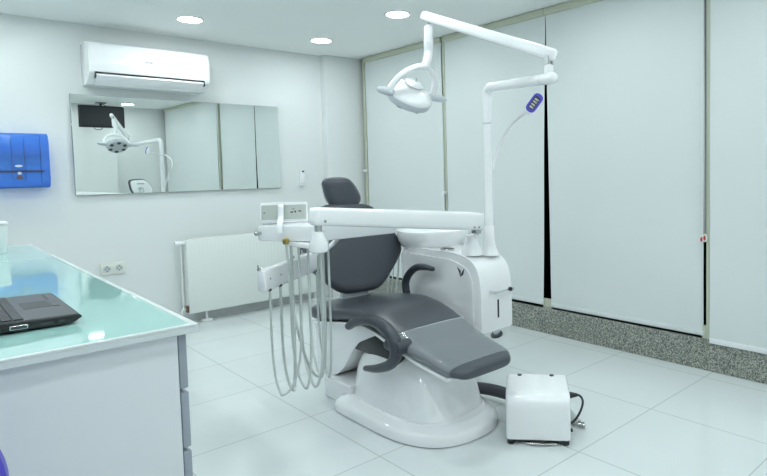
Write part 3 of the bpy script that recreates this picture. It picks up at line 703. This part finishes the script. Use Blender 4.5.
bm = B(); pad(bm, rounded([(-.015, -.036), (.015, -.036), (.015, .034), (-.015, .034)], .007, 3), kO, kU, kV, kN, .008, .0105, 0, .002); obj('keypad_panel', bm, 'darkgrey', kp)
for v in (-.024, -.009, .006, .020):
    bm = B(); pad(bm, [(x, v-.002+y) for x, y in rounded([(-.011, -.005), (.011, -.005), (.011, .005), (-.011, .005)], .002, 2)], kO, kU, kV, kN, .0105, .0125, 0, .001); obj('button', bm, 'metal', kp)

# ------------------------------------------------------------------ tray and its arm
t = tray = thing('instrument_tray', (1.45, 2.35, .92), 'white instrument tray on a long horizontal arm in front of the dental chair', 'dental tray')
bm = B(); beam(bm, (1.205, 2.150, 1.031), (2.258, 2.206, .928), .076, .102, .07, .085, n=4.2, steps=10); arm = obj('tray_arm', bm, 'white', t, 60)
for xx, zz in ((1.248, 1.008), (2.165, .905), (2.20, .902)):
    bm = B(); lathe(bm, [(0, 0), (.0055, 0), (.0055, .003), (0, .003)], (xx, 2.112 if xx < 1.5 else 2.158, zz), (0, -1, 0), 12); obj('screw', bm, 'metal', arm)
bm = B(); tube(bm, [(1.238, 2.152, .955), (1.238, 2.152, 1.01)], .016, 12)
obj('front_pin', bm, 'metal', t)
bm = B(); tube(bm, [(2.236, 2.215, .855), (2.236, 2.215, .90)], .012, 12); box(bm, 2.215, 2.255, 2.195, 2.235, .862, .888, .003, 1); obj('rear_pin', bm, 'metal', t)
bm = B(); lathe(bm, [(.028, .0), (.038, .006), (.041, .02), (.038, .045), (.028, .075), (.024, .088), (.018, .090)], (1.238, 2.152, .875)); box(bm, 1.215, 1.262, 2.15, 2.40, .888, .909, .006, 2); obj('tray_knuckle', bm, 'white', t)
top = rounded([(1.285, 2.245), (1.725, 2.245), (1.74, 2.50), (1.72, 2.53), (1.15, 2.53), (1.135, 2.50)], [.02, .02, .02, .02, .02, .02], 4)
bm = B(); loft(bm, [[(1.43+(x-1.43)*s, 2.39+(y-2.39)*s2, z) for x, y in top] for s, s2, z in ((.97, .96, .909), (.995, .99, .912), (1, 1, .921), (1, 1, .968), (.995, .99, .976), (.97, .96, .978))]); obj('tray_body', bm, 'white', t, 45)
bm = B()
for (a, b) in (((1.165, 2.505), (1.70, 2.515)),): tube(bm, [(a[0], a[1], .985), (b[0], b[1], .985)], .006, 8)
obj('rear_rail', bm, 'white', t)
# monitor on the tray's left rear
mO = Vector((1.236, 2.445, 1.038)); mU = Vector((.17, -.115, 0)).normalized(); mV = Vector((.1, .12, .98)).normalized(); mN = mU.cross(mV); mN = -mN if mN.y > 0 else mN
bm = B(); pad(bm, rounded([(-.105, -.042), (.105, -.042), (.105, .042), (-.105, .042)], .008, 3), mO, mU, mV, mN, -.018, .0, 0, .005); mo = obj('control_panel', bm, 'white', t)
bm = B(); pad(bm, rounded([(-.098, -.036), (.098, -.036), (.098, .030), (-.098, .030)], .004, 3), mO, mU, mV, mN, 0, .0015, 0, .0008); obj('panel_face', bm, 'panel', mo)
bm = B()
for (a, b, w, h) in ((.035, -.004, .012, .006), (.050, -.002, .008, .008), (.042, .010, .010, .003), (.07, 0, .012, .006), (-.085, -.004, .008, .004)):
    pad(bm, [(a+x, b+y) for x, y in ((-w/2, -h/2), (w/2, -h/2), (w/2, h/2), (-w/2, h/2))], mO, mU, mV, mN, .0015, .0025, 0, .0006)
obj('panel_key', bm, 'darkgrey', mo)
bm = B(); 
g = mO+mN*.03+mU*(-.01)
tube(bm, [tuple(mO+mN*.004+mV*.030+mU*(-.01)), tuple(g+mV*.022), tuple(g-mV*.03), tuple(g+mN*.035-mV*.066), tuple(g+mN*.036-mV*.10)], .010, 10, 5, flat=(.5, 1.3), up=tuple(mN)); obj('panel_handle', bm, 'white', mo, 60)
bm = B(); pd = Vector((-.70, -.71, 0)); c = Vector((1.142, 2.49, .945))
lathe(bm, [(.007, -.01), (.007, .010), (.011, .011), (.011, .026), (.008, .029), (0, .029)], c, (-1, -.25, 0), 16); obj('side_knob', bm, 'metal', t)
bm = B(); lathe(bm, [(.011, 0), (.014, .006), (.014, .02), (.009, .026), (0, .026)], (1.196, 2.36, .90), (0, 0, 1), 14); obj('hose_fitting', bm, 'brass', t)
# lower instrument holder
A = Vector((1.10, 2.43, .742)); Bq = Vector((1.525, 2.68, .765)); hu = (Bq-A).normalized(); hn = Vector((hu.y, -hu.x, 0))
bm = B(); L = (Bq-A).length
loops = []
pr = rounded([(-.012, -.045), (.022, -.052), (.034, -.040), (.026, .044), (.01, .048), (-.012, .048)], .008, 3)
def hloop(s, q): 
    return [A+hu*s+hn*(p[0]*q+.01*(1-q))+Vector((0, 0, 1))*p[1]*q for p in pr]
loft(bm, [hloop(0, .85), hloop(.005, .96), hloop(.012, 1)]+[hloop(L*i/6, 1) for i in range(1, 6)]+[hloop(L-.012, 1), hloop(L-.005, .96), hloop(L, .85)]); ho = obj('instrument_holder', bm, 'white', t, 50)
bm = B(); tube(bm, [tuple(Bq-hu*.03+Vector((0, 0, .02))), (1.585, 2.62, .84), (1.60, 2.52, .925)], .022, 12, 5, flat=(.6, 1.5)); obj('holder_bracket', bm, 'white', t, 60)
holes = []
for k in range(6):
    s = .035+k*.082; c = A+hu*s+hn*.028+Vector((0, 0, -.038))
    holes.append(c)
    bm = B(); lathe(bm, [(0, -.004), (.0075, -.004), (.0075, .006), (0, .006)], c+Vector((0, 0, -.008)), hn*.5+Vector((0, 0, -1)), 12); obj('hose_grommet', bm, 'dark', ho)
    bm = B(); lathe(bm, [(0, 0), (.004, 0), (.004, .003), (0, .003)], A+hu*s+hn*.0315+Vector((0, 0, .004)), hn, 8); obj('pilot_screw', bm, 'metal', ho)
for s in (.0, .27, .36):
    c = A+hu*s+Vector((0, 0, .046))
    bm = B(); tube(bm, [tuple(c), tuple(c+Vector((0, 0, .012))+hn*.004)], .009, 10); tube(bm, [tuple(c+Vector((0, 0, .010))), tuple(c+Vector((-.004, 0, .024)))], .004, 8); obj('instrument_tip', bm, 'metal', ho)
# hanging hoses
def hose(h, B_, T, r=.0062, w=.5):
    """h holder exit, B_ bottom of loop, T tray exit"""
    h, B_, T = Vector(h), Vector(B_), Vector(T)
    W1 = (B_-h); W2 = (B_-T); zb = B_.z; pts = [h]
    def side(P, f): 
        return [Vector((P.x+(B_.x-P.x)*a*f, P.y+(B_.y-P.y)*a*f, P.z+(zb-P.z)*b)) for a, b in ((-.01, .18), (-.03, .42), (.02, .66), (.22, .85), (.58, .965))]
    pts += side(h, 1) + [B_] + side(T, 1)[::-1] + [T]
    bm = B(); tube(bm, [tuple(p) for p in pts], r, 8, 5); return obj('hose', bm, 'hose', t, 60)
Bot = [(1.145, 2.34, .245), (1.205, 2.36, .245), (1.255, 2.34, .245), (1.29, 2.32, .250), (1.355, 2.38, .262), (1.385, 2.36, .258)]
Top = [(1.245, 2.34, .912), (1.225, 2.37, .912), (1.28, 2.32, .912), (1.325, 2.29, .912), (1.36, 2.33, .912), (1.375, 2.31, .912)]
for k in range(6): hose(holes[k]+Vector((0, 0, -.005)), Bot[k], Top[k], .0055 if k not in (1, 3) else .0066)
bm = B(); tube(bm, [(1.196, 2.36, .905), (1.205, 2.36, .80), (1.222, 2.37, .62), (1.25, 2.36, .45), (1.285, 2.35, .33), (1.33, 2.36, .275), (1.375, 2.38, .30), (1.395, 2.40, .42), (1.38, 2.40, .60), (1.35, 2.36, .78), (1.34, 2.32, .912)], .006, 8, 5); obj('hose', bm, 'hose', t, 60)

# ------------------------------------------------------------------ floor box and cables
t = thing('floor_power_box', (2.06, 1.66, 0), 'white box on black feet on the floor at the foot of the dental chair', 'power box')
fu = Vector((2.037-1.863, 1.482-1.69, 0)).normalized(); fv = Vector((-fu.y, fu.x, 0)); fo = Vector((1.850, 1.676, 0)); W_, D_, H_ = .280, .258, .226
def fp(u, v, z): return fo+fu*u+fv*v+Vector((0, 0, z))
bm = B()
pr = rounded([(0, .022), (-.004, .19), (.03, H_-.002), (D_, H_+.006), (D_+.004, .022)], [.006, .035, .05, .02, .006], 6)
loft(bm, [[fp(u, (v-D_/2)*q+D_/2, (z-.12)*q+.12) for v, z in pr] for u, q in ((0, .93), (.004, .975), (.013, 1), (W_-.013, 1), (W_-.004, .975), (W_, .93))]); obj('cover', bm, 'white', t, 45)
bm = B(); loft(bm, [[fp(.01, .01, z), fp(W_-.01, .01, z), fp(W_-.01, D_-.01, z), fp(.01, D_-.01, z)] for z in (.016, .026)]); obj('base_plate', bm, 'dark', t)
for u in (.022, W_-.022):
    for v in (.02, D_-.02):
        bm = B(); lathe(bm, [(.016, 0), (.018, .004), (.016, .018), (.0, .018)], fp(u, v, 0), seg=16); obj('foot', bm, 'dark', t)
for u in (.06, W_-.07):
    bm = B(); lathe(bm, [(.011, 0), (.010, .006), (.0, .007)], fp(u, D_-.03, H_+.003), seg=14); obj('rubber_stud', bm, 'darkgrey', t)
bm = B(); tube(bm, [tuple(fp(.09, -.004, .010)), tuple(fp(.13, -.01, .013)), tuple(fp(.17, -.006, .008)), tuple(fp(.22, -.002, .010))], .0035, 6, 5); obj('loose_wire', bm, 'metal', t)
bm = B(); lathe(bm, [(0, 0), (.008, 0), (.008, .01), (0, .01)], fp(W_, .03, .06), fu, 12); obj('switch_knob', bm, 'dark', t)
# cable
t = thing('power_cable', (2.25, 1.55, 0), 'short black cable with a plug arching out behind the white floor box', 'cable')
bm = B(); tube(bm, [tuple(fp(W_+.02, .17, .160)), tuple(fp(W_+.05, .165, .164)), tuple(fp(W_+.066, .155, .142)), tuple(fp(W_+.056, .14, .105)), tuple(fp(W_+.03, .12, .07)), tuple(fp(W_-.002, .11, .045))], .0055, 8, 6); obj('cord', bm, 'dark', t)
bm = B(); tube(bm, [tuple(fp(W_-.004, .17, .158)), tuple(fp(W_+.012, .17, .162)), tuple(fp(W_+.04, .168, .164))], [.012, .015, .008], 12, 4, roundend=True); obj('plug', bm, 'dark', t)
t = thing('hose_coupling', (2.30, 1.63, 0), 'grey metal pipe coupling lying on the floor behind the white box', 'pipe fitting')
bm = B(); tube(bm, [tuple(fp(W_+.004, .235, .04)), tuple(fp(W_+.025, .225, .03)), tuple(fp(W_+.05, .215, .018))], [.032, .024, .016], 14, 4); obj('sleeve', bm, 'hose', t)
for dv in (0, .035):
    bm = B(); tube(bm, [tuple(fp(W_+.045, .195+dv, .013)), tuple(fp(W_+.078, .185+dv, .011))], .009, 12); obj('nozzle', bm, 'metal', t)
# small foot pedal on the floor near the window plinth
t = thing('foot_pedal', (3.08, 2.86, 0), 'small dark grey foot pedal on the floor below the white side cabinet', 'foot pedal')
pu = Vector((.86, .5, 0)); pv = Vector((-.5, .86, 0)); pO = Vector((3.075, 2.86, 0))
bm = B(); loft(bm, [[pO+pu*x*s+pv*y*s+Vector((0, 0, z)) for x, y in ovo(.085, .04)] for s, z in ((.9, .0), (1, .004), (1, .012), (.9, .018), (.1, .02))]); obj('base', bm, 'darkgrey', t)
bm = B(); loft(bm, [[pO+pu*(x*s+.01)+pv*y*s+Vector((0, 0, z+.15*(x*s))) for x, y in ovo(.06, .026)] for s, z in ((.9, .024), (1, .028), (.95, .036), (.1, .04))]); obj('treadle', bm, 'drawer', t)

# ------------------------------------------------------------------ world, camera
w = bpy.data.worlds.new('World'); sc.world = w; w.use_nodes = True
w.node_tree.nodes['Background'].inputs[0].default_value = (.01, .015, .02, 1); w.node_tree.nodes['Background'].inputs[1].default_value = .3
cam = bpy.data.cameras.new('camera'); co = bpy.data.objects.new('camera', cam); C.objects.link(co); sc.camera = co
R = Matrix(((0.7253680392999864, 0.05665062544662435, -0.6860261760301859), (-0.6879811265615268, 0.026547670698038407, -0.7252428494481287), (-0.022873064010444605, 0.9980410451564677, 0.05823139295740154)))
co.matrix_world = Matrix.Translation((0, 0, 1.2)) @ R.to_4x4()
cam.sensor_width = 36; cam.lens = 27.334; cam.shift_x = -.09576; cam.shift_y = -.04227; cam.clip_start = .02
sc.view_settings.view_transform = 'Standard'; sc.view_settings.look = 'None'; sc.view_settings.gamma = 1; sc.view_settings.use_curve_mapping = False
sc.view_settings.exposure = 0.06
